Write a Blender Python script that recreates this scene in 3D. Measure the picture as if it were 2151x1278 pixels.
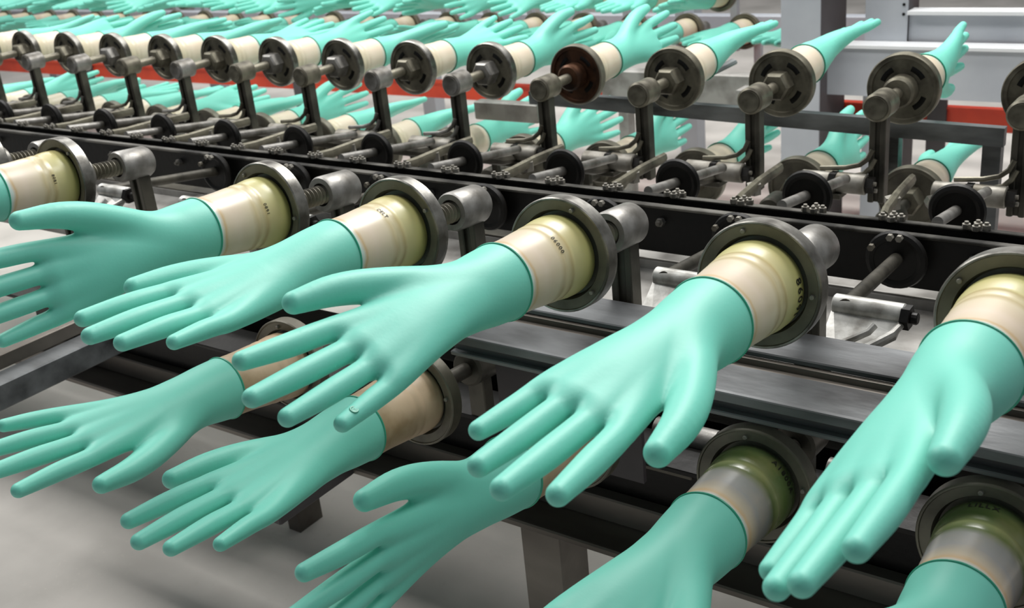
import bpy, math, random
import numpy as np
from mathutils import Matrix, Vector

# ------------------------------------------------------------------ clear
for o in list(bpy.data.objects):
    bpy.data.objects.remove(o, do_unlink=True)
scene = bpy.context.scene
col = scene.collection
random.seed(7)

# ------------------------------------------------------------------ camera
YAW, PITCH, ROLL = -0.651368, 0.398118, -0.102601
f = Vector((math.sin(YAW)*math.cos(PITCH), math.cos(YAW)*math.cos(PITCH), -math.sin(PITCH)))
r = f.cross(Vector((0, 0, 1))).normalized()
u = r.cross(f)
r2 = r*math.cos(ROLL) + u*math.sin(ROLL)
u2 = -r*math.sin(ROLL) + u*math.cos(ROLL)
cam_data = bpy.data.cameras.new('camera')
cam = bpy.data.objects.new('camera', cam_data)
col.objects.link(cam)
M = Matrix(((r2.x, u2.x, -f.x, 0.553893), (r2.y, u2.y, -f.y, -0.810822), (r2.z, u2.z, -f.z, 0.366597), (0, 0, 0, 1)))
cam.matrix_world = M
cam_data.sensor_width = 36.0
cam_data.lens = 2321.75/2151*36.0
cam_data.clip_start = 0.02
cam_data.clip_end = 60
cam_data.dof.use_dof = True
cam_data.dof.focus_distance = 1.05
cam_data.dof.aperture_fstop = 14.0
scene.camera = cam

# ------------------------------------------------------------------ world and lights
world = bpy.data.worlds.new('hall_light')
scene.world = world
world.use_nodes = True
bg = world.node_tree.nodes['Background']
bg.inputs['Color'].default_value = (0.86, 0.93, 1.0, 1)
bg.inputs['Strength'].default_value = 0.2

def area(name, loc, rot, sx, sy, power, color=(1, 0.98, 0.95)):
    d = bpy.data.lights.new(name, 'AREA')
    d.shape = 'RECTANGLE'; d.size = sx; d.size_y = sy; d.energy = power; d.color = color
    o = bpy.data.objects.new(name, d)
    o.location = loc; o.rotation_euler = rot
    col.objects.link(o)
    return o
area('overhead_light', (-0.3, 1.75, 2.2), (math.radians(-30), 0, 0), 1.3, 0.5, 62)
area('overhead_light', (0.9, 0.7, 2.2), (0, 0, 0), 1.0, 0.5, 24)
area('overhead_light', (-2.7, 0.4, 2.4), (0, 0, 0), 2.4, 0.5, 85)  # unseen far-left lamp, placed and strengthened to brighten the floor
area('overhead_light', (-1.0, 3.2, 2.9), (0, 0, 0), 3.0, 0.5, 70)
area('overhead_light', (-4.6, 2.8, 2.9), (0, 0, 0), 3.0, 0.5, 70)

scene.view_settings.view_transform = 'Standard'
scene.view_settings.look = 'None'
scene.view_settings.exposure = 0.0
scene.view_settings.gamma = 1.0
scene.view_settings.use_curve_mapping = False

# ------------------------------------------------------------------ materials
def srgb(r_, g_, b_):
    def c(v):
        v /= 255.0
        return v/12.92 if v <= 0.04045 else ((v+0.055)/1.055)**2.4
    return (c(r_), c(g_), c(b_), 1)

def mat(name, color, rough=0.5, metal=0.0, color2=None, scale=20.0, lo=0.4, hi=0.65, bump=0.0, bscale=80.0, coat=0.0, sss=0.0, rough2=None, stretch=None):
    m = bpy.data.materials.new(name)
    m.use_nodes = True
    nt = m.node_tree
    b = nt.nodes['Principled BSDF']
    b.inputs['Base Color'].default_value = color
    b.inputs['Roughness'].default_value = rough
    b.inputs['Metallic'].default_value = metal
    if coat: b.inputs['Coat Weight'].default_value = coat; b.inputs['Coat Roughness'].default_value = 0.25
    if sss:
        b.inputs['Subsurface Weight'].default_value = sss
        b.inputs['Subsurface Radius'].default_value = (0.004, 0.008, 0.007)
        b.inputs['Subsurface Scale'].default_value = 1.0
    tc = nt.nodes.new('ShaderNodeTexCoord')
    src = tc.outputs['Object']
    if stretch:
        mp = nt.nodes.new('ShaderNodeMapping'); mp.inputs['Scale'].default_value = stretch
        nt.links.new(src, mp.inputs['Vector']); src = mp.outputs['Vector']
    if color2 is not None:
        n = nt.nodes.new('ShaderNodeTexNoise'); n.inputs['Scale'].default_value = scale; n.inputs['Detail'].default_value = 6
        nt.links.new(src, n.inputs['Vector'])
        mr = nt.nodes.new('ShaderNodeMapRange'); mr.inputs['From Min'].default_value = lo; mr.inputs['From Max'].default_value = hi
        nt.links.new(n.outputs['Fac'], mr.inputs['Value'])
        mx = nt.nodes.new('ShaderNodeMix'); mx.data_type = 'RGBA'
        mx.inputs['A'].default_value = color; mx.inputs['B'].default_value = color2
        nt.links.new(mr.outputs['Result'], mx.inputs['Factor'])
        nt.links.new(mx.outputs['Result'], b.inputs['Base Color'])
        if rough2 is not None:
            m2 = nt.nodes.new('ShaderNodeMapRange'); m2.inputs['To Min'].default_value = rough; m2.inputs['To Max'].default_value = rough2
            nt.links.new(mr.outputs['Result'], m2.inputs['Value'])
            nt.links.new(m2.outputs['Result'], b.inputs['Roughness'])
    if bump:
        n2 = nt.nodes.new('ShaderNodeTexNoise'); n2.inputs['Scale'].default_value = bscale; n2.inputs['Detail'].default_value = 5
        nt.links.new(src, n2.inputs['Vector'])
        bp = nt.nodes.new('ShaderNodeBump'); bp.inputs['Strength'].default_value = bump; bp.inputs['Distance'].default_value = 0.002
        nt.links.new(n2.outputs['Fac'], bp.inputs['Height'])
        nt.links.new(bp.outputs['Normal'], b.inputs['Normal'])
    return m

def ceramic(name, stops, rough=0.35):
    """ceramic whose glaze colour changes along its own axis (local z, 0 to 0.13 m)"""
    m = mat(name, (1, 1, 1, 1), rough=rough, coat=0.15)
    nt = m.node_tree; b = nt.nodes['Principled BSDF']
    tc = [n for n in nt.nodes if n.bl_idname == 'ShaderNodeTexCoord'][0]
    sp = nt.nodes.new('ShaderNodeSeparateXYZ'); nt.links.new(tc.outputs['Object'], sp.inputs[0])
    nz = nt.nodes.new('ShaderNodeTexNoise'); nz.inputs['Scale'].default_value = 30; nz.inputs['Detail'].default_value = 4
    nt.links.new(tc.outputs['Object'], nz.inputs['Vector'])
    ma = nt.nodes.new('ShaderNodeMath'); ma.operation = 'MULTIPLY_ADD'
    nt.links.new(nz.outputs['Fac'], ma.inputs[0]); ma.inputs[1].default_value = 0.010
    nt.links.new(sp.outputs['Z'], ma.inputs[2])
    mr = nt.nodes.new('ShaderNodeMapRange'); mr.inputs['From Min'].default_value = 0.005; mr.inputs['From Max'].default_value = 0.135
    nt.links.new(ma.outputs[0], mr.inputs['Value'])
    rp = nt.nodes.new('ShaderNodeValToRGB')
    el = rp.color_ramp.elements
    while len(el) > 1: el.remove(el[-1])
    el[0].position = stops[0][0]/0.13; el[0].color = stops[0][1]
    for p, c in stops[1:]:
        e = el.new(p/0.13); e.color = c
    nt.links.new(mr.outputs['Result'], rp.inputs['Fac'])
    n3 = nt.nodes.new('ShaderNodeTexNoise'); n3.inputs['Scale'].default_value = 14; n3.inputs['Detail'].default_value = 6
    nt.links.new(tc.outputs['Object'], n3.inputs['Vector'])
    m3 = nt.nodes.new('ShaderNodeMapRange'); m3.inputs['From Min'].default_value = 0.5; m3.inputs['From Max'].default_value = 0.75
    m3.inputs['To Max'].default_value = 0.35
    nt.links.new(n3.outputs['Fac'], m3.inputs['Value'])
    mx = nt.nodes.new('ShaderNodeMix'); mx.data_type = 'RGBA'; mx.inputs['B'].default_value = srgb(196, 168, 120)
    nt.links.new(rp.outputs['Color'], mx.inputs['A']); nt.links.new(m3.outputs['Result'], mx.inputs['Factor'])
    nt.links.new(mx.outputs['Result'], b.inputs['Base Color'])
    return m

G = {}
G['glove'] = mat('mint_latex', srgb(124, 212, 194), rough=0.5, sss=0.25, bump=0.05, bscale=300)
G['bead'] = mat('mint_bead', srgb(52, 160, 132), rough=0.4)
G['cream'] = ceramic('cream_ceramic', [(0.0, srgb(150, 148, 84)), (0.016, srgb(192, 188, 126)), (0.032, srgb(206, 198, 148)), (0.037, srgb(184, 170, 124)), (0.043, srgb(214, 202, 164)), (0.049, srgb(198, 184, 146)), (0.055, srgb(220, 208, 180)),
                                     (0.075, srgb(226, 210, 190)), (0.088, srgb(220, 204, 180)), (0.0915, srgb(208, 180, 138)), (0.0945, srgb(214, 206, 190)), (0.0965, srgb(206, 222, 218))])
G['wet_shaded'] = ceramic('shaded_green_glazed_ceramic', [(0.0, srgb(62, 74, 52)), (0.024, srgb(84, 104, 56)), (0.037, srgb(128, 138, 92)), (0.044, srgb(90, 104, 62)), (0.055, srgb(128, 130, 126)),
                                     (0.072, srgb(150, 150, 148)), (0.086, srgb(200, 186, 164)), (0.0915, srgb(214, 184, 146)), (0.0945, srgb(216, 208, 194)), (0.0965, srgb(206, 222, 218))], 0.25)  # dark green and grey middle hold shading and wet sheen in the colour
G['flange'] = mat('dark_oiled_steel', srgb(124, 120, 106), rough=0.45, metal=0.25, color2=srgb(84, 81, 71), scale=18, bump=0.2)
G['rim'] = mat('worn_steel_rim', srgb(168, 166, 160), rough=0.38, metal=0.7, color2=srgb(84, 82, 76), scale=25, bump=0.2)
G['olive'] = mat('olive_cast_steel', srgb(136, 132, 116), rough=0.45, metal=0.5, color2=srgb(76, 72, 62), scale=22, bump=0.3)
G['rust'] = mat('rusty_steel', srgb(96, 66, 48), rough=0.4, metal=0.6, color2=srgb(44, 32, 26), scale=30, bump=0.3)
G['cast'] = mat('grey_cast_steel', srgb(158, 156, 152), rough=0.42, metal=0.5, color2=srgb(98, 95, 88), scale=24, bump=0.25)
G['arm'] = mat('dark_arm_steel', srgb(88, 85, 76), rough=0.48, metal=0.4, color2=srgb(46, 44, 38), scale=16, bump=0.3)
G['bright'] = mat('bright_worn_steel', srgb(150, 147, 139), rough=0.5, metal=0.4, color2=srgb(92, 87, 75), scale=28, bump=0.2)
G['black'] = mat('black_greasy_shade_steel', srgb(9, 9, 8), rough=0.5, metal=0.0, color2=srgb(22, 20, 17), scale=15, bump=0.3)  # greasy black; also holds the recess shade on the lower beam web
G['silver'] = mat('silvery_casting', srgb(205, 205, 201), rough=0.42, metal=0.35, color2=srgb(140, 138, 132), scale=40, bump=0.25)
G['edge'] = mat('worn_rail_edge', srgb(120, 118, 112), rough=0.4, metal=0.7, color2=srgb(46, 45, 42), scale=12, lo=0.4, hi=0.6)
G['galv'] = mat('galvanised_steel', srgb(116, 119, 121), rough=0.45, metal=0.25, color2=srgb(38, 39, 40), scale=16, lo=0.40, hi=0.68, bump=0.25, rough2=0.55, stretch=(0.3, 1, 1))
G['galvd'] = mat('stained_steel', srgb(132, 126, 118), rough=0.5, metal=0.5, color2=srgb(64, 58, 52), scale=6, lo=0.35, hi=0.7, bump=0.2, stretch=(0.35, 1, 1))
G['tray'] = mat('pale_sheet_steel', srgb(168, 166, 162), rough=0.5, metal=0.3, color2=srgb(124, 121, 116), scale=16, bump=0.2)
G['paint'] = mat('pale_grey_paint', srgb(182, 186, 192), rough=0.5, color2=srgb(160, 164, 172), scale=3)
G['white'] = mat('white_edge_paint', srgb(226, 228, 230), rough=0.45)
G['shade'] = mat('dark_grey_shade', srgb(84, 80, 82), rough=0.6, color2=srgb(66, 62, 64), scale=4)  # dark grey; holds the shade of post sides, hanging panel and beam recess
G['orange'] = mat('orange_red_paint', srgb(226, 74, 40), rough=0.45, color2=srgb(190, 56, 34), scale=5)
G['floor'] = mat('grey_concrete', srgb(218, 213, 207), rough=0.75, color2=srgb(186, 182, 176), scale=3.2, lo=0.35, hi=0.7, bump=0.3, bscale=60)
G['black'].node_tree.nodes['Principled BSDF'].inputs['Specular IOR Level'].default_value = 0.3
G['ink'] = mat('black_ink', srgb(24, 22, 16), rough=0.6)
G['wall'] = mat('dim_wall', srgb(72, 72, 82), rough=0.8, color2=srgb(48, 44, 52), scale=1.5)
# fine pale specks in the concrete
nt = G['floor'].node_tree
vb = nt.nodes.new('ShaderNodeTexNoise'); vb.inputs['Scale'].default_value = 90; vb.inputs['Detail'].default_value = 3
tcn = [n for n in nt.nodes if n.bl_idname == 'ShaderNodeTexCoord'][0]
nt.links.new(tcn.outputs['Object'], vb.inputs['Vector'])
mrr = nt.nodes.new('ShaderNodeMapRange'); mrr.inputs['From Min'].default_value = 0.62; mrr.inputs['From Max'].default_value = 0.72; mrr.inputs['To Max'].default_value = 0.55
nt.links.new(vb.outputs['Fac'], mrr.inputs['Value'])
mxx = nt.nodes.new('ShaderNodeMix'); mxx.data_type = 'RGBA'; mxx.inputs['B'].default_value = srgb(205, 200, 192)
bs = nt.nodes['Principled BSDF']
prev = bs.inputs['Base Color'].links[0].from_socket
nt.links.new(prev, mxx.inputs['A']); nt.links.new(mrr.outputs['Result'], mxx.inputs['Factor']); nt.links.new(mxx.outputs['Result'], bs.inputs['Base Color'])

# ------------------------------------------------------------------ mesh helpers
class MB:
    def __init__(s): s.v = []; s.f = []
    def add(s, vs, fs):
        n = len(s.v); s.v += [tuple(v) for v in vs]; s.f += [tuple(i+n for i in q) for q in fs]; return s
    def box(s, a, b, bev=0.0):
        x0, y0, z0 = [min(p, q) for p, q in zip(a, b)]; x1, y1, z1 = [max(p, q) for p, q in zip(a, b)]
        if bev <= 0:
            vs = [(x, y, z) for z in (z0, z1) for y in (y0, y1) for x in (x0, x1)]
            return s.add(vs, [(0, 2, 3, 1), (4, 5, 7, 6), (0, 1, 5, 4), (2, 6, 7, 3), (0, 4, 6, 2), (1, 3, 7, 5)])
        # chamfered along the four long z-parallel edges and top/bottom: octagonal prism with inset caps
        e = bev
        def ring(z, i):
            X0, X1, Y0, Y1 = x0+i, x1-i, y0+i, y1-i
            return [(X0+e, Y0, z), (X1-e, Y0, z), (X1, Y0+e, z), (X1, Y1-e, z), (X1-e, Y1, z), (X0+e, Y1, z), (X0, Y1-e, z), (X0, Y0+e, z)]
        vs = ring(z0, e)+ring(z0+e, 0)+ring(z1-e, 0)+ring(z1, e)
        fs = [tuple(range(7, -1, -1)), tuple(range(24, 32))]
        for k in range(3):
            for i in range(8):
                j = (i+1) % 8
                fs.append((k*8+i, k*8+j, (k+1)*8+j, (k+1)*8+i))
        return s.add(vs, fs)
    def lathe(s, prof, frame=None, n=32, close=False, hexa=False):
        """prof: list of (radius, z); frame: Matrix"""
        vs = []; fs = []; rings = []
        if hexa: n = 6
        for (rad, z) in prof:
            if rad < 1e-7:
                rings.append([len(vs)]); vs.append((0, 0, z))
            else:
                rings.append(list(range(len(vs), len(vs)+n)))
                for i in range(n):
                    a = 2*math.pi*i/n
                    vs.append((rad*math.cos(a), rad*math.sin(a), z))
        for A, B in zip(rings, rings[1:]):
            if len(A) == 1 and len(B) == 1: continue
            for i in range(n):
                j = (i+1) % n
                if len(A) == 1: fs.append((A[0], B[j], B[i]))
                elif len(B) == 1: fs.append((A[i], A[j], B[0]))
                else: fs.append((A[i], A[j], B[j], B[i]))
        if close:
            if len(rings[0]) > 1: fs.append(tuple(reversed(rings[0])))
            if len(rings[-1]) > 1: fs.append(tuple(rings[-1]))
        if frame is not None: vs = [tuple(frame @ Vector(v)) for v in vs]
        return s.add(vs, fs)
    def cyl(s, p0, p1, r0, r1=None, n=20, bev=0.0, hexa=False):
        p0 = Vector(p0); p1 = Vector(p1); L = (p1-p0).length
        fr = Matrix.Translation(p0) @ (p1-p0).to_track_quat('Z', 'Y').to_matrix().to_4x4()
        r1 = r0 if r1 is None else r1
        if bev: prof = [(0, 0), (r0-bev, 0), (r0, bev), (r1, L-bev), (r1-bev, L), (0, L)]
        else: prof = [(0, 0), (r0, 0), (r1, L), (0, L)]
        return s.lathe(prof, fr, n, hexa=hexa)
    def tube(s, pts, rx, ry=None, n=10, up=(0, 0, 1)):
        ry = rx if ry is None else ry
        P = [Vector(p) for p in pts]; up = Vector(up); vs = []; fs = []
        for i, p in enumerate(P):
            t = (P[min(i+1, len(P)-1)]-P[max(i-1, 0)]).normalized()
            a = t.cross(up)
            if a.length < 1e-4: a = t.cross(Vector((1, 0, 0)))
            a.normalize(); b = a.cross(t)
            for k in range(n):
                th = 2*math.pi*k/n
                vs.append(tuple(p+a*rx*math.cos(th)+b*ry*math.sin(th)))
        for i in range(len(P)-1):
            for k in range(n):
                j = (k+1) % n
                fs.append((i*n+k, i*n+j, (i+1)*n+j, (i+1)*n+k))
        fs.append(tuple(range(n-1, -1, -1))); fs.append(tuple(range((len(P)-1)*n, len(P)*n)))
        return s.add(vs, fs)
    def torus(s, R, rr, frame=None, n=40, m=8):
        vs = []; fs = []
        for i in range(n):
            a = 2*math.pi*i/n
            for k in range(m):
                b = 2*math.pi*k/m
                vs.append(((R+rr*math.cos(b))*math.cos(a), (R+rr*math.cos(b))*math.sin(a), rr*math.sin(b)))
        for i in range(n):
            for k in range(m):
                i2 = (i+1) % n; k2 = (k+1) % m
                fs.append((i*m+k, i2*m+k, i2*m+k2, i*m+k2))
        if frame is not None: vs = [tuple(frame @ Vector(v)) for v in vs]
        return s.add(vs, fs)
    def mesh(s, name, material, smooth=True, angle=35):
        me = bpy.data.meshes.new(name)
        me.from_pydata(s.v, [], s.f); me.validate()
        me.materials.append(material)
        if smooth:
            me.polygons.foreach_set('use_smooth', [True]*len(me.polygons))
            try: me.set_sharp_from_angle(angle=math.radians(angle))
            except Exception: pass
        me.update()
        return me

def link(name, me, parent=None, mw=None):
    o = bpy.data.objects.new(name, me)
    col.objects.link(o)
    if parent is not None: o.parent = parent
    if mw is not None: o.matrix_local = mw
    return o
def tag(o, label, cat, group=None, kind=None):
    if label: o['label'] = label
    if cat: o['category'] = cat
    if group: o['group'] = group
    if kind: o['kind'] = kind
    return o
def empty(name, mw):
    o = bpy.data.objects.new(name, None)
    o.empty_display_size = 0.02
    o.matrix_world = mw
    col.objects.link(o)
    return o

# ------------------------------------------------------------------ the setting
def structure(name, mb, m):
    o = link(name, mb.mesh(name, m, False)); o['kind'] = 'structure'; return o
FZ = -0.80
structure('floor', MB().box((-14, -3, FZ-0.05), (4, 7.2, FZ)), G['floor'])
structure('wall_back', MB().box((-14, 7.2, FZ-0.05), (4, 7.35, 3.2)), G['wall'])
structure('wall_left', MB().box((-14.15, -3, FZ-0.05), (-14, 7.35, 3.2)), G['wall'])

# ------------------------------------------------------------------ glove mesh (signed distance field, polygonised)
def smin(a, b, k):
    h = np.clip(0.5+0.5*(b-a)/k, 0, 1)
    return b*(1-h)+a*h-k*h*(1-h)
def rcone(P, a, b, ra, rb):
    a = np.array(a); b = np.array(b); ab = b-a
    t = np.clip(((P-a)@ab)/(ab@ab), 0, 1)
    d = P-a-t[:, None]*ab
    return np.sqrt((d*d).sum(1))-(ra+(rb-ra)*t)
# points are (w, d, l, r): w towards the thumb, d towards the palm, l along the arm axis from the flange
FING = [
    [(0.012, 0.000, 0.205, 0.0125), (0.0258, -0.001, 0.280, 0.0098), (0.0294, -0.0020, 0.325, 0.0094), (0.0322, -0.0011, 0.3676, 0.0073)],
    [(0.003, -0.001, 0.205, 0.0130), (0.0042, -0.004, 0.285, 0.0098), (0.0040, -0.0065, 0.336, 0.0095), (0.0034, -0.0073, 0.3814, 0.0074)],
    [(-0.008, -0.001, 0.205, 0.0130), (-0.0172, -0.005, 0.280, 0.0095), (-0.0196, -0.0095, 0.326, 0.0092), (-0.0214, -0.0118, 0.3695, 0.0072)],
    [(-0.015, 0.000, 0.195, 0.0120), (-0.0360, -0.006, 0.262, 0.0092), (-0.0412, -0.0115, 0.303, 0.0085), (-0.0450, -0.0149, 0.3371, 0.0066)],
]
THUMB = [(0.002, 0.006, 0.135, 0.0190), (0.0385, 0.008, 0.210, 0.0152), (0.0530, 0.009, 0.255, 0.0130), (0.0579, 0.0078, 0.2963, 0.0092)]
LS = np.array([0.08, 0.10, 0.125, 0.15, 0.18, 0.21, 0.24, 0.265, 0.285])
AW = np.array([.0360, .0358, .0345, .0325, .0322, .0335, .0345, .0350, .0340])
AD = np.array([.0360, .0356, .0330, .0285, .0240, .0205, .0165, .0128, .0098])
CW = np.array([0, 0, 0, 0, -.0010, -.0035, -.0055, -.0060, -.006])
CD = np.array([0, 0, 0, 0, 0.001, 0.001, 0, -.002, -.003])
LF = np.linspace(0.02, 0.34, 641)
def _smooth(A):
    q = np.interp(LF, LS, A); ker = np.hanning(61); ker /= ker.sum()
    return np.convolve(np.pad(q, 30, mode='edge'), ker, mode='valid')
AW, AD, CW, CD = [_smooth(q) for q in (AW, AD, CW, CD)]
LS = LF
def resample(F, n=5):
    F = np.array(F); E = np.vstack([2*F[0]-F[1], F, 2*F[-1]-F[-2]]); out = []
    for i in range(1, len(E)-2):
        for j in range(n):
            t = j/n
            out.append(0.5*((2*E[i])+(-E[i-1]+E[i+1])*t+(2*E[i-1]-5*E[i]+4*E[i+1]-E[i+2])*t*t+(-E[i-1]+3*E[i]-3*E[i+1]+E[i+2])*t**3))
    out.append(F[-1])
    return out
THUMB_F = resample(THUMB)
FING_F = [resample(F) for F in FING]
def sdf(P):
    l = P[:, 2]
    aw = np.interp(l, LS, AW); ad = np.interp(l, LS, AD); cw = np.interp(l, LS, CW); cd = np.interp(l, LS, CD)
    x = P[:, 0]-cw; y = P[:, 1]-cd
    k0 = np.sqrt((x/aw)**2+(y/ad)**2)+1e-9; k1 = np.sqrt((x/aw**2)**2+(y/ad**2)**2)+1e-9
    tube = k0*(k0-1)/k1
    cap = l-0.284
    body = -smin(-tube, -cap, 0.012)
    D = None
    for F in FING_F:
        d = None
        for a, b in zip(F, F[1:]):
            s_ = rcone(P, a[:3], b[:3], a[3], b[3])
            d = s_ if d is None else np.minimum(d, s_)
        D = d if D is None else smin(D, d, 0.0032)
    D = smin(D, body, 0.0095)
    t = None
    for a, b in zip(THUMB_F, THUMB_F[1:]):
        s_ = rcone(P, a[:3], b[:3], a[3], b[3])
        t = s_ if t is None else np.minimum(t, s_)
    D = smin(D, t, 0.010)
    return D
def glove_mesh(name, h, mirror):
    lo = np.array([-0.058, -0.042, 0.1000]); hi = np.array([0.072, 0.042, 0.396])
    n = np.ceil((hi-lo)/h).astype(int)+1
    gx, gy, gz = [lo[i]+h*np.arange(n[i]) for i in range(3)]
    X, Y, Z = np.meshgrid(gx, gy, gz, indexing='ij')
    F = sdf(np.stack([X.ravel(), Y.ravel(), Z.ravel()], 1)).reshape(n)
    S = F < 0
    c = np.zeros(n-1, int)
    for i in (0, 1):
        for j in (0, 1):
            for k in (0, 1):
                c += S[i:n[0]-1+i, j:n[1]-1+j, k:n[2]-1+k]
    act = (c > 0) & (c < 8)
    idx = -np.ones(n-1, int); idx[act] = np.arange(act.sum())
    ijk = np.argwhere(act)
    V = lo+h*(ijk+0.5)
    V[:, 2] = np.where(ijk[:, 2] == 0, lo[2]-0.0, V[:, 2])
    for it in range(5):
        e = 0.0006
        d = sdf(V)
        g = np.stack([(sdf(V+np.eye(3)[a]*e)-sdf(V-np.eye(3)[a]*e))/(2*e) for a in range(3)], 1)
        gg = (g*g).sum(1)+1e-6
        step = (d/gg)[:, None]*g
        step[ijk[:, 2] == 0, 2] = 0
        V = V-np.clip(step, -h, h)
    quads = []
    # edges along x, y, z
    for ax in range(3):
        a, b = [q for q in range(3) if q != ax]
        sl0 = [slice(None)]*3; sl1 = [slice(None)]*3
        sl0[ax] = slice(0, n[ax]-1); sl1[ax] = slice(1, n[ax])
        E = S[tuple(sl0)] != S[tuple(sl1)]
        P = np.argwhere(E)
        P = P[(P[:, a] > 0) & (P[:, b] > 0) & (P[:, a] < n[a]-1) & (P[:, b] < n[b]-1)]
        inside = S[tuple(P.T)]
        def cell(da, db):
            Q = P.copy(); Q[:, a] -= da; Q[:, b] -= db
            return idx[tuple(Q.T)]
        q = np.stack([cell(0, 0), cell(1, 0), cell(1, 1), cell(0, 1)], 1)
        flip = inside if ax != 1 else ~inside
        q[~flip] = q[~flip][:, ::-1]
        quads.append(q)
    Q = np.concatenate(quads)
    V[:, 2] -= 0.1
    if mirror:
        V[:, 0] *= -1
        Q = Q[:, ::-1]
    me = bpy.data.meshes.new(name)
    me.from_pydata(V.tolist(), [], Q.tolist())
    me.materials.append(G['glove'])
    me.polygons.foreach_set('use_smooth', [True]*len(me.polygons))
    me.update()
    return me
GLOVE = {('fine', 1): glove_mesh('rubber_glove', 0.0016, False), ('fine', -1): glove_mesh('rubber_glove', 0.0016, True),
         ('far', 1): glove_mesh('rubber_glove', 0.0042, False), ('far', -1): glove_mesh('rubber_glove', 0.0042, True)}
BEAD = MB().torus(0.0357, 0.0011, None, 64, 8).mesh('cuff_bead', G['bead'])

# ------------------------------------------------------------------ former meshes
FORM = [(0.036, 0.0), (0.0395, 0.003), (0.0402, 0.009), (0.0400, 0.018), (0.0390, 0.026), (0.0378, 0.031), (0.0374, 0.0335), (0.0380, 0.036), (0.0378, 0.040), (0.0370, 0.044), (0.0366, 0.046), (0.0370, 0.048),
        (0.0366, 0.054), (0.0356, 0.066), (0.0349, 0.080), (0.0346, 0.100), (0.0, 0.1005)]
FORM_ME = {'cream': MB().lathe(FORM, None, 56).mesh('ceramic_arm', G['cream'], angle=60), 'wet_shaded': MB().lathe(FORM, None, 56).mesh('ceramic_arm', G['wet_shaded'], angle=60)}
G['pale'] = ceramic('pale_ceramic', [(0.0, srgb(200, 190, 160)), (0.03, srgb(214, 204, 178)), (0.06, srgb(228, 214, 194)), (0.09, srgb(226, 210, 188)), (0.103, srgb(200, 218, 210))])
FORM_ME['pale'] = MB().lathe(FORM, None, 32).mesh('ceramic_arm', G['pale'], angle=60)
FORM_ME['dim'] = MB().lathe(FORM, None, 56).mesh('ceramic_arm', mat('shaded_cream_ceramic', srgb(196, 174, 146), 0.45, color2=srgb(160, 136, 104), scale=20), angle=60)  # cream ceramic darkened: shade from the upper row put into the colour
def flange_meshes(m_face, m_rim):
    face = MB().lathe([(0, -0.004), (0.0412, -0.004), (0.0425, 0.001), (0.0440, 0.0040), (0.0530, 0.0052), (0.0530, -0.0102), (0.0480, -0.0102), (0.0470, -0.0065), (0.022, -0.0065), (0.0215, -0.0085), (0, -0.0085)], None, 56).mesh('disc', m_face, angle=30)
    rim = MB().lathe([(0.0528, -0.0108), (0.0528, 0.0050), (0.0536, 0.0064), (0.0550, 0.0064), (0.0560, 0.0050), (0.0560, -0.0095), (0.0545, -0.0112), (0.0528, -0.0108)], None, 64).mesh('rim', m_rim, angle=30)
    return face, rim
FL = {'near': flange_meshes(G['flange'], G['rim']), 'far': flange_meshes(G['olive'], G['olive']), 'dark': flange_meshes(G['flange'], G['flange']), 'rust': flange_meshes(G['rust'], G['flange']), 'worn': flange_meshes(G['olive'], G['rim'])}
sl = MB()
for t in range(5):
    th = math.radians(20+t*10)
    sl.tube([(0.034*math.cos(math.radians(q)), 0.034*math.sin(math.radians(q)), -0.0066) for q in range(20, 62, 8)], 0.0042, 0.0012, 8, up=(0, 0, 1)) if t == 0 else None
SLOT = sl.mesh('slot', G['black'])
STUD = MB().cyl((0, 0, 0), (0, 0, 0.009), 0.0022, n=8, bev=0.0006).mesh('stud', G['bright'])
def hub_mesh(m, hexa=True):
    return MB().lathe([(0, -0.036), (0.021, -0.036), (0.0245, -0.033), (0.0245, -0.0085), (0, -0.0085)], None, 24, hexa=hexa).mesh('hub', m, angle=25)
HUB = {'hex': hub_mesh(G['olive']), 'round': hub_mesh(G['olive'], False), 'rust': hub_mesh(G['rust'], False), 'pale': hub_mesh(G['cast']), 'near': hub_mesh(G['cast'], False)}
# threaded rod
tr = [(0, 0)]
z = 0.0
while z < 0.048:
    tr += [(0.0084, z), (0.0118, z+0.0026), (0.0118, z+0.0034), (0.0084, z+0.0058)]; z += 0.0060
tr += [(0, z)]
ROD_T = MB().lathe([(a_, -b_) for a_, b_ in tr], None, 20).mesh('threaded_rod', G['olive'], angle=20)
ROD_S = MB().lathe([(0, 0), (0.0092, 0), (0.0092, -0.054), (0, -0.054)], None, 20).mesh('rod', G['olive'])

E1 = Vector((1, 0, 0))
def frame_for(axis):
    a = Vector(axis).normalized(); e2 = a.cross(E1).normalized(); e1 = e2.cross(a)
    return Matrix(((e1.x, e2.x, a.x), (e1.y, e2.y, a.y), (e1.z, e2.z, a.z)))
def glove_rot(axis, ph, tx, tz):
    """world rotation of a hand turned by ph about its axis and tilted a little"""
    a = Vector(axis).normalized(); e2 = a.cross(E1)
    w = E1*math.cos(ph)+e2*math.sin(ph)
    ax = (a+E1*tx+e2*tz).normalized()
    w = (w-ax*w.dot(ax)).normalized(); d = ax.cross(w)
    return Matrix(((w.x, d.x, ax.x), (w.y, d.y, ax.y), (w.z, d.z, ax.z)))

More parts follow.
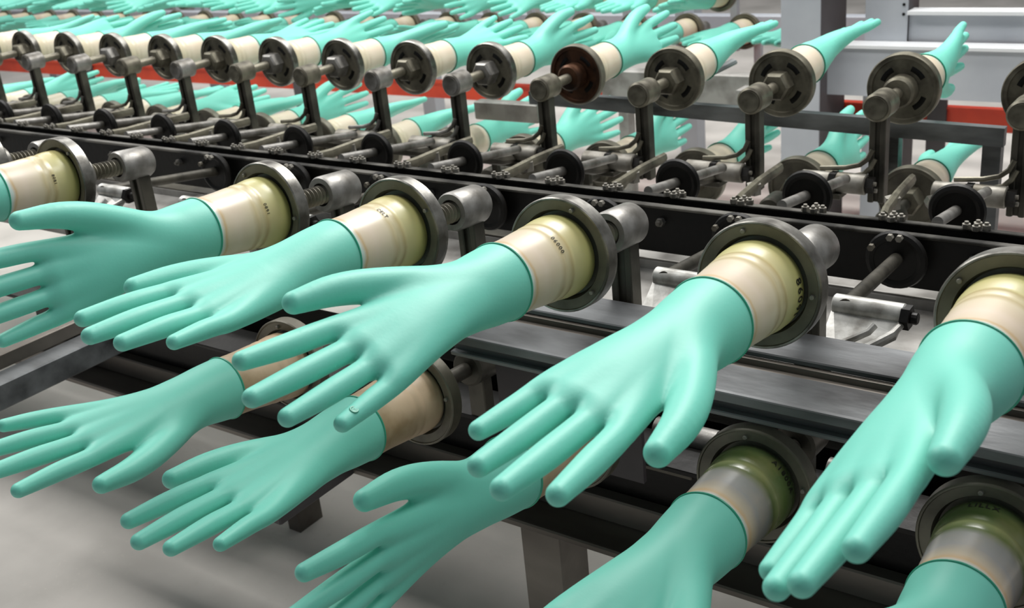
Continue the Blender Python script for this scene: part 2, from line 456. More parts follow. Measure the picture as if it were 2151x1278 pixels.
def text_band(parent, txt, size, z, ang, radius, flip=False):
    cu = bpy.data.curves.new('marking', 'FONT'); cu.body = txt; cu.size = size; cu.align_x = 'CENTER'; cu.align_y = 'CENTER'
    cu.space_character = 1.25; cu.offset = size*0.012; cu.resolution_u = 2
    to = bpy.data.objects.new('marking', cu); col.objects.link(to)
    dg = bpy.context.evaluated_depsgraph_get()
    me = bpy.data.meshes.new_from_object(to.evaluated_get(dg))
    bpy.data.objects.remove(to, do_unlink=True)
    s_ = -1 if flip else 1
    for v in me.vertices:
        x, y = v.co.x*s_, v.co.y*s_
        th = ang+x/radius
        rr = float(np.interp(z+y, [q[1] for q in FORM[:-1]], [q[0] for q in FORM[:-1]]))+0.0005
        v.co = (rr*math.cos(th), rr*math.sin(th), z+y)
    me.materials.clear(); me.materials.append(G['ink'])
    return link('marking', me, parent)

def former(pos, axis, style, hub, hub_kind, label, group, mw_hand, scale=1.0, form='cream'):
    R = frame_for(axis).to_4x4()
    o = empty('glove_former', Matrix.Translation(pos) @ R)
    tag(o, label, 'glove former', group)
    fa, ri = FL[style]
    link('disc', fa, o); link('rim', ri, o)
    if style in ('far', 'rust', 'worn'):
        for q in range(4): link('slot', SLOT, o, Matrix.Rotation(q*math.pi/2, 4, 'Z'))
    if hub: link('hub', HUB[hub_kind], o)
    ca = link('ceramic_arm', FORM_ME[form], o, R.inverted() @ mw_hand.to_4x4() @ Matrix.Scale(scale, 4))
    return o, ca
def glove(pos, mw_hand, hand, lod, scale, label, group, sib=None):
    m = Matrix.Translation(pos) @ mw_hand.to_4x4() @ Matrix.Scale(scale, 4) @ Matrix.Translation((0, 0, 0.1))
    o = link('rubber_glove', GLOVE[(lod, hand)])
    o.matrix_world = m
    tag(o, label, 'glove', group)
    link('cuff_bead', BEAD, o)
    return o

# ------------------------------------------------------------------ carriers (arm, collar, pivot barrel, shaft to the chain)
AN = Vector((0, -math.cos(-0.095835), -math.sin(-0.095835)))
AF = Vector((0, math.cos(-0.0152), -math.sin(-0.0152)))
def back(s): return Vector((0, 0.9954*s, -0.0957*s))   # behind a near flange
cm = MB()
fr = Matrix.Translation(back(0.084)) @ (-AN).to_track_quat('Z', 'Y').to_matrix().to_4x4()
cm.lathe([(0.0, 0.012), (0.0142, 0.012), (0.0142, 0.0), (0.0205, 0.0), (0.0222, 0.003), (0.0222, 0.047), (0.0195, 0.052), (0, 0.052)], fr, 36)
NEAR_PARTS = [('collar', cm.mesh('collar', G['cast'], angle=40))]
am = MB()
am.box((-0.0125, 0.106, -0.150), (-0.0045, 0.126, -0.020), 0.0012)
am.box((0.0045, 0.106, -0.150), (0.0125, 0.126, -0.020), 0.0012)
am.box((-0.005, 0.111, -0.149), (0.005, 0.122, -0.021))
NEAR_PARTS.append(('arm', am.mesh('arm', G['arm'], False)))
NEAR_PARTS.append(('rib', MB().tube([(0.004, .110, -.140), (0.014, .112, -.133), (0.024, .118, -.122), (0.036, .126, -.114), (0.050, .136, -.1085), (0.066, .156, -.101), (0.070, .172, -.096)], 0.0034, 0.0042, 8).mesh('rib', G['silver'])))
NEAR_PARTS.append(('rib', MB().tube([(0.002, .124, -.122), (0.012, .126, -.118), (0.022, .130, -.110), (0.034, .136, -.104), (0.046, .146, -.0985), (0.050, .152, -.093)], 0.0030, 0.0040, 8).mesh('rib', G['silver'])))
NEAR_PARTS.append(('bracket_plate', MB().add([(0.0, .112, -.140), (.024, .120, -.124), (.050, .140, -.111), (.068, .160, -.103), (.070, .178, -.088), (.000, .178, -.090),
    (0.0, .112, -.146), (.024, .120, -.130), (.050, .140, -.117), (.068, .160, -.109), (.070, .178, -.096), (.000, .178, -.098)],
    [(0, 1, 2, 3, 4, 5), (11, 10, 9, 8, 7, 6), (0, 6, 7, 1), (1, 7, 8, 2), (2, 8, 9, 3), (3, 9, 10, 4), (4, 10, 11, 5), (5, 11, 6, 0)]).mesh('bracket_plate', G['silver'], False)))
NEAR_PARTS.append(('barrel', MB().cyl((0.000, 0.180, -0.090), (0.070, 0.180, -0.090), 0.0105, n=24, bev=0.0015).mesh('barrel', G['silver'])))
NEAR_PARTS.append(('pivot_nut', MB().cyl((0.068, 0.178, -0.092), (0.076, 0.178, -0.092), 0.0125, hexa=True).cyl((0.076, 0.178, -0.092), (0.083, 0.178, -0.092), 0.006, n=12, bev=0.001).mesh('pivot_nut', G['black'], angle=25)))
NEAR_PARTS.append(('pivot_shaft', MB().cyl((0.014, 0.172, -0.088), (-0.011, 0.418, -0.130), 0.0078, n=16).mesh('pivot_shaft', G['arm'])))
frb = Matrix.Translation((-0.012, 0.419, -0.132)) @ Matrix.Rotation(math.radians(-90), 4, 'X')
NEAR_PARTS.append(('bearing', MB().torus(0.030, 0.0065, frb, 32, 8).lathe([(0, -0.004), (0.030, -0.004), (0.030, 0.008), (0, 0.008)], frb, 28).mesh('bearing', G['black'])))
for a in (80, 100, 150):
    t_ = math.radians(a); c = Vector((-0.012+0.031*math.cos(t_), 0.412, -0.132+0.031*math.sin(t_)))
    NEAR_PARTS.append(('bolt', MB().cyl(c, c+Vector((0, -0.006, 0)), 0.0042, hexa=True).mesh('bolt', G['bright'], False)))

def mk_far(mats):
    P = []
    h = MB(); h.cyl((0, -0.088, -0.0), (0, -0.134, -0.0), 0.0215, n=32, bev=0.003); h.cyl((0, -0.134, 0), (0, -0.1355, 0), 0.0165, n=32)
    P.append(('head', h.mesh('head', mats['olive'])))
    a = MB()
    a.box((-0.0125, -0.124, -0.150), (-0.0035, -0.104, -0.012), 0.0012); a.box((0.0035, -0.124, -0.150), (0.0125, -0.104, -0.012), 0.0012)
    a.box((-0.004, -0.119, -0.149), (0.004, -0.108, -0.013))
    P.append(('arm', a.mesh('arm', mats['arm'], False)))
    for k, dz in enumerate((0.0, -0.014)):
        pts = [(-0.006+0.004*k, -0.124, -0.066+dz), (-0.012+0.004*k, -0.126, -0.080+dz), (-0.024+0.006*k, -0.128, -0.090+dz), (-0.045+0.006*k, -0.128, -0.096+dz), (-0.085+0.02*k, -0.128, -0.100+dz*0.6)]
        P.append(('rib', MB().tube(pts, 0.0035, 0.004, 8).mesh('rib', mats['olive'])))
    y, z_ = -0.135, -0.118
    P.append(('barrel', MB().cyl((-0.010, y, z_), (-0.056, y, z_), 0.0160, n=24, bev=0.0015).mesh('barrel', mats['bright'])))
    P.append(('barrel', MB().cyl((-0.066, y, z_), (-0.112, y, z_), 0.0150, n=24, bev=0.0015).mesh('barrel', mats['bright'])))
    P.append(('pivot_nut', MB().cyl((-0.010, y, z_), (0.002, y, z_), 0.0130, hexa=True).mesh('pivot_nut', mats['black'], angle=25)))
    P.append(('joint_ring', MB().cyl((-0.056, y, z_), (-0.066, y, z_), 0.0175, hexa=True).mesh('joint_ring', mats['black'], angle=25)))
    for yy, zz in ((-0.141, -0.114), (-0.136, -0.126)): P.append(('screw', MB().cyl((0.001, yy, zz), (0.006, yy, zz), 0.0034, n=8).mesh('screw', mats['bright'], False)))
    lv = MB()
    lv.tube([(-0.062, -0.135, -0.128), (-0.070, -0.175, -0.122), (-0.085, -0.235, -0.100), (-0.060, -0.300, -0.085)], 0.012, 0.010, 8)
    P.append(('lever', lv.mesh('lever', mats['arm'])))
    P.append(('bracket_plate', MB().box((-0.115, -0.152, -0.141), (-0.045, -0.118, -0.132), 0.001).box((-0.108, -0.152, -0.160), (-0.096, -0.142, -0.132)).mesh('bracket_plate', mats['arm'], False)))
    P.append(('pivot_shaft', MB().cyl((-0.03, -0.17, -0.10), (-0.030, -0.415, -0.064), 0.0072, n=14).mesh('pivot_shaft', mats['cast'])))
    q = Matrix.Translation((-0.030, -0.325, -0.078)) @ Matrix.Rotation(math.radians(90), 4, 'X')
    P.append(('bearing', MB().torus(0.030, 0.0065, q, 32, 8).lathe([(0, -0.010), (0.030, -0.010), (0.030, 0.004), (0, 0.004)], q, 28).mesh('bearing', mats['black'])))
    return P
FAR_PARTS = mk_far(G)
FAR_PALE = mk_far(dict(G, olive=G['cast']))
def carrier(pos, kind, label, group, rod=True, pale=False):
    o = empty('carrier_arm', Matrix.Translation(pos))
    tag(o, label, 'carrier arm', group)
    if kind == 'near':
        for n, me in NEAR_PARTS:
            if rod or n not in ('collar', 'arm'): link(n, me, o)
        if rod: link('threaded_rod', ROD_T, o, Matrix.Translation(back(0.0365)) @ frame_for(AN).to_4x4())
    elif kind == 'far':
        for n, me in (FAR_PALE if pale else FAR_PARTS): link(n, me, o)
        if rod: link('rod', ROD_S, o, Matrix.Translation((0, -0.037, 0)) @ frame_for(AF).to_4x4())
    else:
        for n, me in LOW_PARTS[kind]: link(n, me, o)
    return o
def low_parts(sgn, axis):
    P = []
    c0 = -Vector(axis)*0.0375; c1 = -Vector(axis)*0.09; c2 = -Vector(axis)*0.135
    P.append(('rod', MB().cyl(c0, c1, 0.009, n=14).mesh('rod', G['arm'])))
    P.append(('collar', MB().cyl(c1, c2, 0.0215, n=24, bev=0.003).mesh('collar', G['arm'])))
    m = -Vector(axis)*0.112
    P.append(('arm', MB().box((m.x-0.012, m.y-0.009, m.z-0.072), (m.x+0.012, m.y+0.009, m.z-0.012), 0.0012).mesh('arm', G['arm'], False)))
    P.append(('barrel', MB().cyl((0.01*sgn, m.y+0.05*(1 if m.y > 0 else -1), m.z-0.062), (0.085*sgn, m.y+0.05*(1 if m.y > 0 else -1), m.z-0.062), 0.014, n=16).mesh('barrel', G['cast'])))
    P.append(('bracket_plate', MB().box((-0.01, m.y-0.005, m.z-0.081), (0.08*sgn, m.y+0.055*(1 if m.y > 0 else -1), m.z-0.075), 0.001).mesh('bracket_plate', G['arm'], False)))
    return P
LOW_PARTS = {'lownear': low_parts(1, AN), 'lowfar': low_parts(-1, AF)}

ORD = ['', 'first', 'second', 'third', 'fourth', 'fifth', 'sixth', 'seventh', 'eighth', 'ninth', 'tenth', 'eleventh', 'twelfth', 'thirteenth', 'fourteenth', 'fifteenth', 'sixteenth',
       'seventeenth', 'eighteenth', 'nineteenth', 'twentieth', 'twenty-first', 'twenty-second', 'twenty-third', 'twenty-fourth', 'twenty-fifth', 'twenty-sixth', 'twenty-seventh', 'twenty-eighth']
D2R = math.radians
# ------------------------------------------------------------------ near upper row
S = 0.2
NEAR = {  # station: hand, roll, tilt x, tilt z, scale, glove label, former label, text
    -5: (1, D2R(157), 0, 0, 1.0, None, 'flange edge of the front-row former cut off by the left edge', None),
    -4: (1, D2R(157), 0, 0, 1.0, 'mint glove whose cuff just enters at the left edge, front upper row', 'cream ceramic former with pale flange, leftmost whole one in the front upper row', ('8081', 0.036)),
    -2: (-1, D2R(284), 0.001, -0.013, 1.0, 'mint glove with thumb up and fingers leaving the left edge, front upper row', 'cream ceramic former above the glove whose fingers leave the left edge', ('0891', 0.034)),
    -1: (1, D2R(157), -0.007, -0.020, 0.974, 'mint glove palm down with five fingertips over the steel cross rail', 'yellowed ceramic former, second of the close front upper group from left', ('CELT', 0.046)),
    0: (-1, D2R(-26), -0.007, -0.008, 0.993, 'mint glove with a small scar on its little fingertip, thumb on top, centre', 'cream ceramic former marked with black letters at centre, thumb-up glove on it', ('06000', 0.046)),
    1: (1, D2R(-17), 0.015, -0.023, 1.006, 'large bright mint glove, palm shown, thumb hanging at lower right of centre', 'cream ceramic former marked 8609, with two rings, right of centre', ('8609I', 0.014)),
    2: (1, D2R(31), -0.053, -0.045, 0.997, 'mint glove seen edge-on with its thumb folded in front, far right', 'cream ceramic former at the right edge, above the edge-on glove', ('80', 0.012)),
}
for k, (hand, ph, tx, tz, sc, gl, fl, tx_) in NEAR.items():
    pos = Vector((k*S, 0, 0))
    R = glove_rot(AN, ph, tx, tz)
    o, ca = former(pos, AN, 'near', True, 'near', fl, 'formers of the front upper row', R, sc)
    if tx_:
        angs = {-4: 15, -2: 20, -1: 60, 0: 42, 1: -2, 2: 58}
        # angle measured in the former's own frame (x right, y up the disc)
        want = D2R(angs[k])
        # hand frame is rolled by ph
        text_band(ca, tx_[0], {1: 0.0125, 2: 0.012, 0: 0.0068}.get(k, 0.0062), tx_[1], want-ph, 0.0415, flip=True)
    for a in (70, 200, 320):
        t_ = D2R(a+k*37)
        link('stud', STUD, o, Matrix.Translation((0.0480*math.cos(t_), 0.0480*math.sin(t_), -0.001)))
    if gl:
        g0 = glove(pos, R, hand, 'fine', sc, gl, 'mint gloves of the front upper row')
        if k == 0:
            q = MB().torus(0.0028, 0.0008, Matrix.Translation((0.0440, -0.0072, 0.2270)) @ Matrix.Rotation(math.pi/2, 4, 'X'), 20, 6).torus(0.0014, 0.0006, Matrix.Translation((0.0445, -0.0070, 0.2275)) @ Matrix.Rotation(math.pi/2, 4, 'X'), 14, 6).mesh('blemish', G['bead'])
            link('blemish', q, g0)
NL = {-5: 'grey carrier arm half hidden behind the leftmost front flange', -4: 'brownish collar on its arm beside the leftmost front flange', -3: 'bare pivot shaft and bearing without arm or former, between the two leftmost front flanges',
      -2: 'grey collar on a threaded rod between second and third front flanges', -1: 'grey collar and threaded rod left of the centre front former', 0: 'grey collar and double-ribbed arm right of the centre front former',
      1: 'grey collar above a bright bracket with S-shaped ribs, at right', 2: 'carrier arm behind the front flange cut by the right edge'}
for k in range(-5, 3):
    carrier((k*S, 0, 0), 'near', NL[k], 'carrier arms of the front upper row', rod=(k != -3))

# ------------------------------------------------------------------ near lower row
LO = Vector((-0.00158, -0.01046, -0.19234))
LOWN = {
    -2: (-1, D2R(161), -0.016, 0.038, 1.008, 'lower front mint glove at left, thumb and forefinger pointing down over the floor', 'lower front former whose glove shows its shaded palm at the left'),
    -1: (1, D2R(158), 0.049, 0.015, 0.995, 'lower front mint glove with five fingertips over the grey floor', 'lower front former shaded beneath the centre thumb-up glove'),
    0: (1, D2R(79), -0.009, 0.022, 1.002, 'dark green shaded glove at bottom centre, fingers leaving the bottom edge', 'lower front former hidden behind the large bright centre glove'),
    1: (1, D2R(-17), 0, 0, 1.0, 'lower front glove cut by the bottom edge, below the steel beam at right', 'lower front former with shade-darkened green glaze and dark ring of marks, below the beam'),
    2: (-1, D2R(-26), 0, 0, 1.0, 'glove in the bottom right corner, only its cuff and back in view', 'shade-darkened green glazed lower former at the bottom right corner'),
}
for k, (hand, ph, tx, tz, sc, gl, fl) in LOWN.items():
    pos = Vector((k*S, 0, 0))+LO
    R = glove_rot(AN, ph, tx, tz)
    o, ca = former(pos, AN, 'dark', True, 'near', fl, 'formers of the front lower row', R, sc, 'wet_shaded' if k >= 1 else 'dim')
    if k == 1: text_band(ca, 'A1800A', 0.0085, 0.014, D2R(35)-ph, 0.0415, True)
    if k == 2: text_band(ca, 'LILLX', 0.0085, 0.014, D2R(95)-ph, 0.0415, True)
    for a in (100, 10):
        t_ = D2R(a); link('stud', STUD, o, Matrix.Translation((0.0475*math.cos(t_), 0.0475*math.sin(t_), -0.001)))
    glove(pos, R, hand, 'fine', sc, gl, 'mint gloves of the front lower row')
    carrier(pos, 'lownear', 'lower front carrier arm behind its flange, %s from the right' % ORD[3-k], 'carrier arms of the front lower row')

# ------------------------------------------------------------------ far upper row
FO = Vector((0.2374, 0.9290, -0.0508))
FROLL = {0: (1, -60), -1: (-1, -75, 0.0, 0.05), -2: (1, 150, 0.0, -0.075), -3: (1, 152, 0.0, -0.065), -4: (1, 240, 0.03, -0.04), -5: (-1, 100), -6: (1, 30), -7: (-1, 160), -8: (1, 60)}
for k in range(-14, 1):
    pos = FO+Vector((k*S, 0, 0))
    q = FROLL.get(k, (random.choice((1, -1)), random.uniform(0, 360)))
    hand, ph = q[0], D2R(q[1]); tx, tz = (q[2], q[3]) if len(q) > 2 else (0, 0.0)
    R = glove_rot(AF, ph, tx, tz)
    n = ORD[1-k]
    gl = {-1: 'mint glove with curled fingers against the pale beams at upper right', -2: 'slim edge-on mint glove pointing between the two pale posts', -3: 'slim edge-on mint glove just left of the wide pale post',
          -4: 'open mint glove with thumb up, left of the wide pale post'}.get(k, 'mint glove on the %s former from the right in the back row, pointing away' % n)
    fl = {-4: 'brown rusty flanged former in the back row, with the thumb-up glove', 0: 'back-row former cut by the right edge, dark flange toward us'}.get(k, 'dark flanged former, %s from the right in the back upper row' % n)
    st, hk = ('rust', 'rust') if k == -4 else ('worn' if k <= -5 else 'far', ('pale' if k in (-5, -7, -8, -11) else 'hex') if k <= -5 else ('round' if k == -1 else 'hex'))
    former(pos, AF, st, True, hk, fl, 'formers of the back upper row', R, 1.0, 'pale')
    glove(pos, R, hand, 'far', 1.0, gl, 'mint gloves of the back upper row')
for k in range(-15, 1):
    pos = FO+Vector((k*S, 0, 0))
    carrier(pos, 'far', 'upright carrier arm with round head, %s from the right in the back row' % ORD[1-k], 'carrier arms of the back upper row', pale=k in (-5, -6, -9, -11, -12, -14))

# ------------------------------------------------------------------ far lower row
GO = Vector((0.2304, 1.0238, -0.2597))
GROLL = {-1: (1, 150), -2: (1, 250), -3: (-1, 110), -4: (1, 255), -5: (-1, 75), -6: (1, 250), -7: (1, 155), -8: (1, 150), -9: (-1, 90)}
for k in range(-16, 0):
    pos = GO+Vector((k*S, 0, 0))
    hand, ph = GROLL.get(k, (random.choice((1, -1)), random.uniform(60, 270)))
    R = glove_rot(AF, D2R(ph), 0, -0.02)
    n = ORD[-k]
    former(pos, AF, 'dark', True, 'hex', 'dark lower former behind the rail, %s from the right' % n, 'formers of the back lower row', R, 1.0, 'pale')
    glove(pos, R, hand, 'far', 1.0, 'mint glove seen below the back row between arms, %s from the right' % n, 'mint gloves of the back lower row')
    if k >= -10:
        carrier(pos, 'lowfar', 'shaded lower carrier arm behind the rail, %s from the right' % n, 'carrier arms of the back lower row')

# ------------------------------------------------------------------ second line of formers behind
for row, (z0, y0, dx, kmin, kmax, dtz) in {'lower': (-0.272, 2.515, 0.056, -21, 2, 0.0), 'upper': (-0.145, 2.46, 0.0, -22, 1, -0.05)}.items():
    for k in range(kmin, kmax+1):
        pos = Vector((-1.2+dx+k*S, y0, z0))
        hand = random.choice((1, -1)); ph = D2R(random.choice((157, -26, -17, 161, 31, 100, 200))+random.uniform(-12, 12))
        if row == 'upper' and k in (0, -1): hand, ph = 1, D2R(-17)
        R = glove_rot(AN, ph, 0, dtz)
        n = ORD[kmax-k+1]
        former(pos, AN, 'dark', False, 'near', 'small distant former of the rear line, %s row, %s from the right' % (row, n), 'formers of the rear line, %s row' % row, R, 1.0, 'pale')
        glove(pos, R, hand, 'far', 1.0, 'small distant mint glove of the rear line, %s row, %s from the right' % (row, n), 'mint gloves of the rear line, %s row' % row)
RA = [('rod', MB().cyl(back(0.01), back(0.09), 0.009, n=10).mesh('rod', G['cast'])), ('collar', MB().cyl(back(0.085), back(0.13), 0.021, n=16).mesh('collar', G['cast'])),
      ('arm', MB().box((-0.012, 0.10, -0.20), (0.012, 0.12, -0.02)).mesh('arm', G['paint'], False))]
for k in range(-21, 3):
    for zz, yy, xx, rn in ((-0.145, 2.46, 0.0, 'upper'), (-0.272, 2.515, 0.056, 'lower')):
        if rn == 'upper' and k > 1: continue
        o = empty('carrier_arm', Matrix.Translation((-1.2+xx+k*S, yy, zz)))
        tag(o, 'small pale upright arm of the rear line, %s row, %s from the right' % (rn, ORD[(2 if rn == 'upper' else 3)-k]), 'carrier arm', 'carrier arms of the rear line, %s row' % rn)
        for n_, me in RA: link(n_, me, o)

# ------------------------------------------------------------------ chain rail with bolts
XL, XR = -4.6, 1.3
o = empty('chain_rail', Matrix.Translation((0, 0.47, -0.15)))
tag(o, 'long black greasy channel rail carrying the chain, with bright bolts', 'rail')
def rel(me_name, mb, m, off, parent, smooth=False):
    mb.v = [(x-off[0], y-off[1], z-off[2]) for x, y, z in mb.v]
    return link(me_name, mb.mesh(me_name, m, smooth), parent)
OF = (0, 0.47, -0.15)
rel('web', MB().box((XL, 0.436, -0.172), (XR, 0.442, -0.108)).box((XL, 0.442, -0.172), (XR, 0.500, -0.166)).box((XL, 0.500, -0.172), (XR, 0.506, -0.118)), G['black'], OF, o)
rel('front_lip', MB().box((XL, 0.431, -0.1085), (XR, 0.442, -0.1040), 0.001), G['edge'], OF, o)
rel('back_lip', MB().box((XL, 0.500, -0.1185), (XR, 0.510, -0.1145), 0.001), G['edge'], OF, o)
BOLT = MB().cyl((0, 0, 0), (0, 0, 0.006), 0.0052, hexa=True).cyl((0, 0, 0.006), (0, 0, 0.009), 0.0026, n=8).mesh('bolt', G['bright'], False)
for i in range(-26, 8):
    for dx, dy in ((-0.010, -0.002), (0.002, -0.006), (0.012, 0.001), (0.001, 0.007)):
        link('bolt', BOLT, o, Matrix.Translation((0.054+0.1*i+dx, 0.505-0.47+dy, -0.1145+0.15)) @ Matrix.Rotation(0.4*i+dx*90, 4, 'Z'))
sb = MB().cyl((0, 0, 0), (0, -0.008, 0), 0.006, hexa=True).cyl((0, -0.008, 0), (0, -0.013, 0), 0.003, n=8).mesh('side_bolt', G['cast'], False)
for i in range(-14, 6):
    link('side_bolt', sb, o, Matrix.Translation((0.07+0.2*i, 0.436-0.47, -0.127+0.15)))
# the chain itself runs inside the channel
ch = empty('conveyor_chain', Matrix.Translation((0, 0.471, -0.135)))
tag(ch, 'greasy black roller chain running inside the long channel rail', 'chain')
LK = MB().tube([(-0.028, -0.011, 0), (0.028, -0.011, 0)], 0.002, 0.009, 8).tube([(-0.028, 0.011, 0), (0.028, 0.011, 0)], 0.002, 0.009, 8).cyl((-0.025, -0.016, 0), (-0.025, 0.016, 0), 0.007, n=12).mesh('link', G['black'])
for i in range(-50, 18):
    link('link', LK, ch, Matrix.Translation((0.05*i, 0, 0)))

# small chain pins and link bars between rail and back arms
for i in range(-14, 1):
    e = empty('tie_bar', Matrix.Translation((0.137+0.2*i, 0.63, -0.15)))
    tag(e, 'short dark tie bar across the rail gap, %s from the right' % ORD[1-i], 'tie bar', 'tie bars between rail and back arms')
    if i == -14:
        TBm = MB().tube([(0.0, -0.10, 0.028), (-0.01, -0.06, 0.022), (-0.02, 0.02, 0.018), (-0.03, 0.12, 0.010)], 0.006, 0.009, 8).mesh('bar', G['olive'])
        TNm = MB().cyl((-0.02, 0.0, 0.006), (-0.02, 0.0, 0.022), 0.011, hexa=True).mesh('nut', G['bright'], False)
    link('bar', TBm, e); link('nut', TNm, e)

# ------------------------------------------------------------------ drip trays
def tray(name, x0, x1, y0, y1, z0, label, m_='tray'):
    m = MB().box((x0, y0, z0-0.003), (x1, y1, z0)).box((x0, y0, z0), (x1, y0+0.003, z0+0.012)).box((x0, y1-0.003, z0), (x1, y1, z0+0.012))
    o = link(name, m.mesh(name, G[m_], False)); tag(o, label, 'tray', None)
    return o
tray('drip_tray', -4.6, 1.3, 0.205, 0.43, -0.195, 'pale grey metal tray under the front arms, in front of the rail')
tray('drip_tray', -4.6, -0.42, 0.52, 0.775, -0.232, 'dark metal tray under the far left shafts, behind the rail', 'arm')  # left length of the back tray in the darker arm steel
tray('drip_tray', -0.41, 1.3, 0.52, 0.775, -0.232, 'pale grey metal tray between the rail and the back arms')

# ------------------------------------------------------------------ front frame
OB = (0, 0.05, -0.1)
b = empty('front_beam', Matrix.Translation(OB)); tag(b, 'long galvanised stepped beam under the front upper row, with stains', 'beam')
BX0, BX1 = -0.150, 1.4
rel('top_plate', MB().box((BX0, 0.045, -0.094), (BX1, 0.100, -0.088), 0.0012), G['galv'], OB, b)
rel('channel_web', MB().box((BX0+0.004, 0.026, -0.108), (BX1, 0.045, -0.100)).box((BX0+0.004, 0.040, -0.100), (BX1, 0.046, -0.094)), G['galvd'], OB, b)
rel('face_plate', MB().add([(BX0, 0.030, -0.098), (BX1, 0.030, -0.098), (BX1, -0.004, -0.110), (BX0, -0.004, -0.110), (BX0, 0.030, -0.104), (BX1, 0.030, -0.104), (BX1, -0.004, -0.116), (BX0, -0.004, -0.116)],
    [(0, 3, 2, 1), (4, 5, 6, 7), (0, 1, 5, 4), (2, 3, 7, 6), (0, 4, 7, 3), (1, 2, 6, 5)]), G['galv'], OB, b)
rel('face_lip', MB().box((BX0, -0.006, -0.118), (BX1, 0.000, -0.108), 0.001), G['galv'], OB, b)
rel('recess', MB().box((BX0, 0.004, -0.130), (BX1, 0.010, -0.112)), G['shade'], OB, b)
rel('bottom_lip', MB().box((BX0, -0.004, -0.134), (BX1, 0.014, -0.129), 0.001), G['galv'], OB, b)
p = link('side_panel', MB().box((-0.150, 0.070, -0.285), (0.035, 0.076, -0.102)).mesh('side_panel', G['shade'], False)); tag(p, 'shade-darkened grey sheet panel hanging below the front beam', 'panel')  # shade under the beam put into the panel colour
OL = (0, 0.1, -0.38)
b = empty('lower_beam', Matrix.Translation(OL)); tag(b, 'stained brown-grey lower frame beam below the lower front gloves', 'beam')
rel('web', MB().box((-1.25, 0.150, -0.400), (1.4, 0.156, -0.276)), G['black'], OL, b)  # web is black: shade inside the channel put into the colour
rel('top_flange', MB().box((-1.25, 0.090, -0.276), (1.4, 0.156, -0.270), 0.001), G['black'], OL, b)
rel('bottom_flange', MB().box((-1.25, 0.082, -0.408), (1.4, 0.156, -0.398), 0.002), G['galvd'], OL, b)
rel('inner_strip', MB().box((-1.25, 0.130, -0.398), (1.4, 0.1498, -0.365), 0.002), G['galvd'], OL, b)
l_ = link('frame_stand', MB().box((-0.155, 0.088, FZ), (-0.096, 0.146, -0.408), 0.002).box((-0.18, 0.07, FZ), (-0.07, 0.165, FZ+0.008)).mesh('frame_stand', G['galvd'], False)); tag(l_, 'square steel frame leg standing under the lower beam, bottom centre', 'leg')
l_ = link('frame_stand', MB().box((1.0, 0.086, FZ), (1.055, 0.146, -0.408), 0.002).mesh('frame_stand', G['galvd'], False)); tag(l_, 'square frame leg beyond the right edge under the lower beam', 'leg')
s_ = link('stub_beam', MB().box((-0.50, -0.055, -0.408), (-0.425, 0.084, -0.360), 0.002).mesh('stub_beam', G['shade'], False)); tag(s_, 'short dark box beam end sticking out from the lower beam over the floor', 'beam')
OC = (-0.85, 0, -0.3)
c_ = empty('cross_rail', Matrix.Translation(OC)); tag(c_, 'bluish steel cross rail with a ridge, behind the left gloves', 'rail')
rel('tube', MB().box((-0.905, -0.60, -0.300), (-0.862, 0.40, -0.262), 0.002), G['galv'], OC, c_)
rel('ridge', MB().box((-0.925, -0.60, -0.262), (-0.906, 0.40, -0.240), 0.0015).box((-0.985, -0.60, -0.262), (-0.926, 0.40, -0.258)), G['galvd'], OC, c_)
l_ = link('frame_stand', MB().box((-0.90, 0.33, FZ), (-0.87, 0.39, -0.30)).mesh('frame_stand', G['galvd'], False)); tag(l_, 'hidden frame leg holding the bluish cross rail', 'leg')
# return rail below, dark
k_ = link('return_rail', MB().box((-0.80, 0.20, -0.33), (1.3, 0.26, -0.27)).box((-0.80, 0.165, -0.345), (1.3, 0.30, -0.335)).mesh('return_rail', G['black'], False)); tag(k_, 'black shaded return rail under the machine behind the lower front row', 'rail')

# ------------------------------------------------------------------ back guard bar
OG = (0, 1.1, -0.16)
g_ = empty('guard_bar', Matrix.Translation(OG)); tag(g_, 'flat grey guard bar behind the back row, on thin uprights', 'bar')
rel('bar', MB().add([(x, y, z) for x, zt, zb in ((-0.80, -0.133, -0.160), (0.153, -0.152, -0.184)) for z in (zt, zb) for y in (1.098, 1.116)],
    [(0, 2, 3, 1), (4, 5, 7, 6), (0, 4, 6, 2), (1, 3, 7, 5), (0, 1, 5, 4), (2, 6, 7, 3)]), G['galv'], OG, g_)
rel('end_block', MB().box((-0.945, 1.090, -0.200), (-0.776, 1.120, -0.160), 0.002), G['tray'], OG, g_)
for x in (-0.035, 0.135):
    rel('upright', MB().box((x-0.018, 1.112, FZ), (x+0.012, 1.135, -0.180)), G['galv'], OG, g_)
for nm, pts in (('brace', [(-0.52, 1.125, -0.15), (-0.42, 1.30, -0.10)]),):
    rel(nm, MB().tube(pts, 0.012, 0.006, 8), G['galv'], OG, g_)

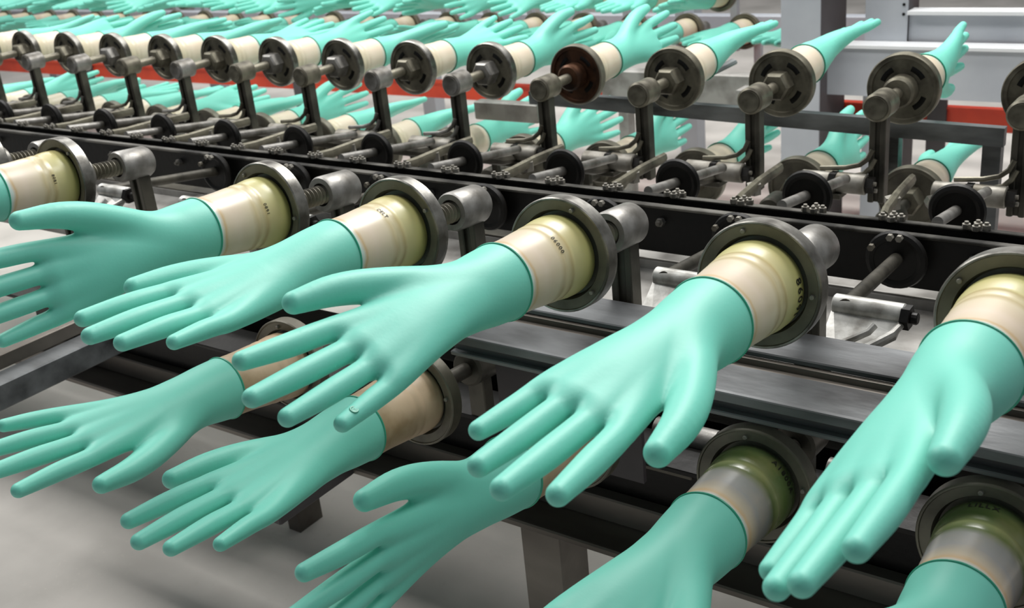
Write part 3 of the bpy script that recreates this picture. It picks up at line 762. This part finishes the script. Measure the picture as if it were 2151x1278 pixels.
# ------------------------------------------------------------------ rear frame
PY = 2.2
def post(x0, x1, y0, y1, label, z1=0.3):
    o = empty('frame_post', Matrix.Translation(((x0+x1)/2, y0, FZ))); tag(o, label, 'post')
    of = ((x0+x1)/2, y0, FZ)
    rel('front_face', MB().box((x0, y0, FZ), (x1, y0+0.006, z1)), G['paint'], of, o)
    rel('side_face', MB().box((x1-0.006, y0+0.006, FZ), (x1, y1, z1)).box((x0, y0+0.006, FZ), (x0+0.006, y1, z1)), G['shade'], of, o)  # side shading of the post put into a darker colour
    return o, of
post(-0.641, -0.532, PY-0.12, PY+0.08, 'wide pale grey square post with shade-dark right side, top right of centre')
o, of = post(-0.452, -0.340, PY, PY+0.10, 'pale grey post with a row of punched holes on its right edge')
HM = MB().cyl((0, 0, 0), (0, -0.001, 0), 0.0042, n=10).mesh('hole', G['black'])
for i in range(12):
    link('hole', HM, o, Matrix.Translation((-0.350-of[0], -0.0003, -0.16+0.025*i-FZ)))
OR = (0.3, PY, -0.2)
rb_ = empty('rear_beam', Matrix.Translation(OR)); tag(rb_, 'upper pale grey channel beam at the upper right', 'beam')
rel('face', MB().box((-0.338, PY+0.01, -0.235), (1.5, PY+0.018, -0.160)), G['paint'], OR, rb_)
rel('top_lip', MB().box((-0.338, PY-0.012, -0.160), (1.5, PY+0.05, -0.151)), G['white'], OR, rb_)
rb_ = empty('rear_beam', Matrix.Translation(OR)); tag(rb_, 'lower wide grey beam with white top ledge at the upper right', 'beam')
rel('face', MB().box((-0.578, PY-0.06, -0.368), (1.5, PY-0.052, -0.239)), G['paint'], OR, rb_)
rel('ledge', MB().box((-0.578, PY-0.068, -0.239), (1.5, PY+0.0-0.002, -0.231)), G['white'], OR, rb_)
rb_ = link('rear_beam', MB().box((-6.5, 2.78, -0.36), (1.5, 2.83, -0.27), 0.003).mesh('rear_beam', G['paint'], False)); tag(rb_, 'grey beam running behind the small gloves of the rear line', 'beam')
for i, x in enumerate((-1.35, -2.6, -4.0, -5.4)):
    q = link('rear_upright', MB().box((x, 2.835, FZ), (x+0.07, 2.90, 0.2)).mesh('rear_upright', G['paint'], False)); tag(q, 'thin grey upright behind the rear line, %s from the right' % ORD[i+1], 'post', 'uprights behind the rear line')
cp = link('cover_plate', MB().box((-1.05, 1.80, -0.33), (-0.585, 1.84, -0.245), 0.004).box((-0.62, 1.74, -0.30), (-0.585, 1.80, -0.27)).box((-1.00, 1.802, FZ), (-0.97, 1.838, -0.33)).mesh('cover_plate', G['tray'], False)); tag(cp, 'pale cover plate left of the wide post, behind the back row', 'panel')
OO = (-2, 2.3, -0.45)
t_ = empty('orange_trough', Matrix.Translation(OO)); tag(t_, 'long orange-red trough low behind the back row', 'trough')
rel('side', MB().box((-6.5, 2.30, -0.490), (1.5, 2.305, -0.432)), G['orange'], OO, t_)
rel('lip', MB().box((-6.5, 2.29, -0.432), (1.5, 2.32, -0.426)), G['orange'], OO, t_)
rel('bottom', MB().box((-6.5, 2.305, -0.490), (1.5, 2.50, -0.485)), G['orange'], OO, t_)
for i, x in enumerate((-0.02, -0.30, -1.6, -2.8, -4.2)):
    q = link('trough_foot', MB().box((x, 2.285, FZ), (x+0.05, 2.299, -0.40)).mesh('trough_foot', G['shade'], False)); tag(q, 'dark foot in front of the orange trough, %s from the right' % ORD[i+1], 'post', 'dark feet of the orange trough')
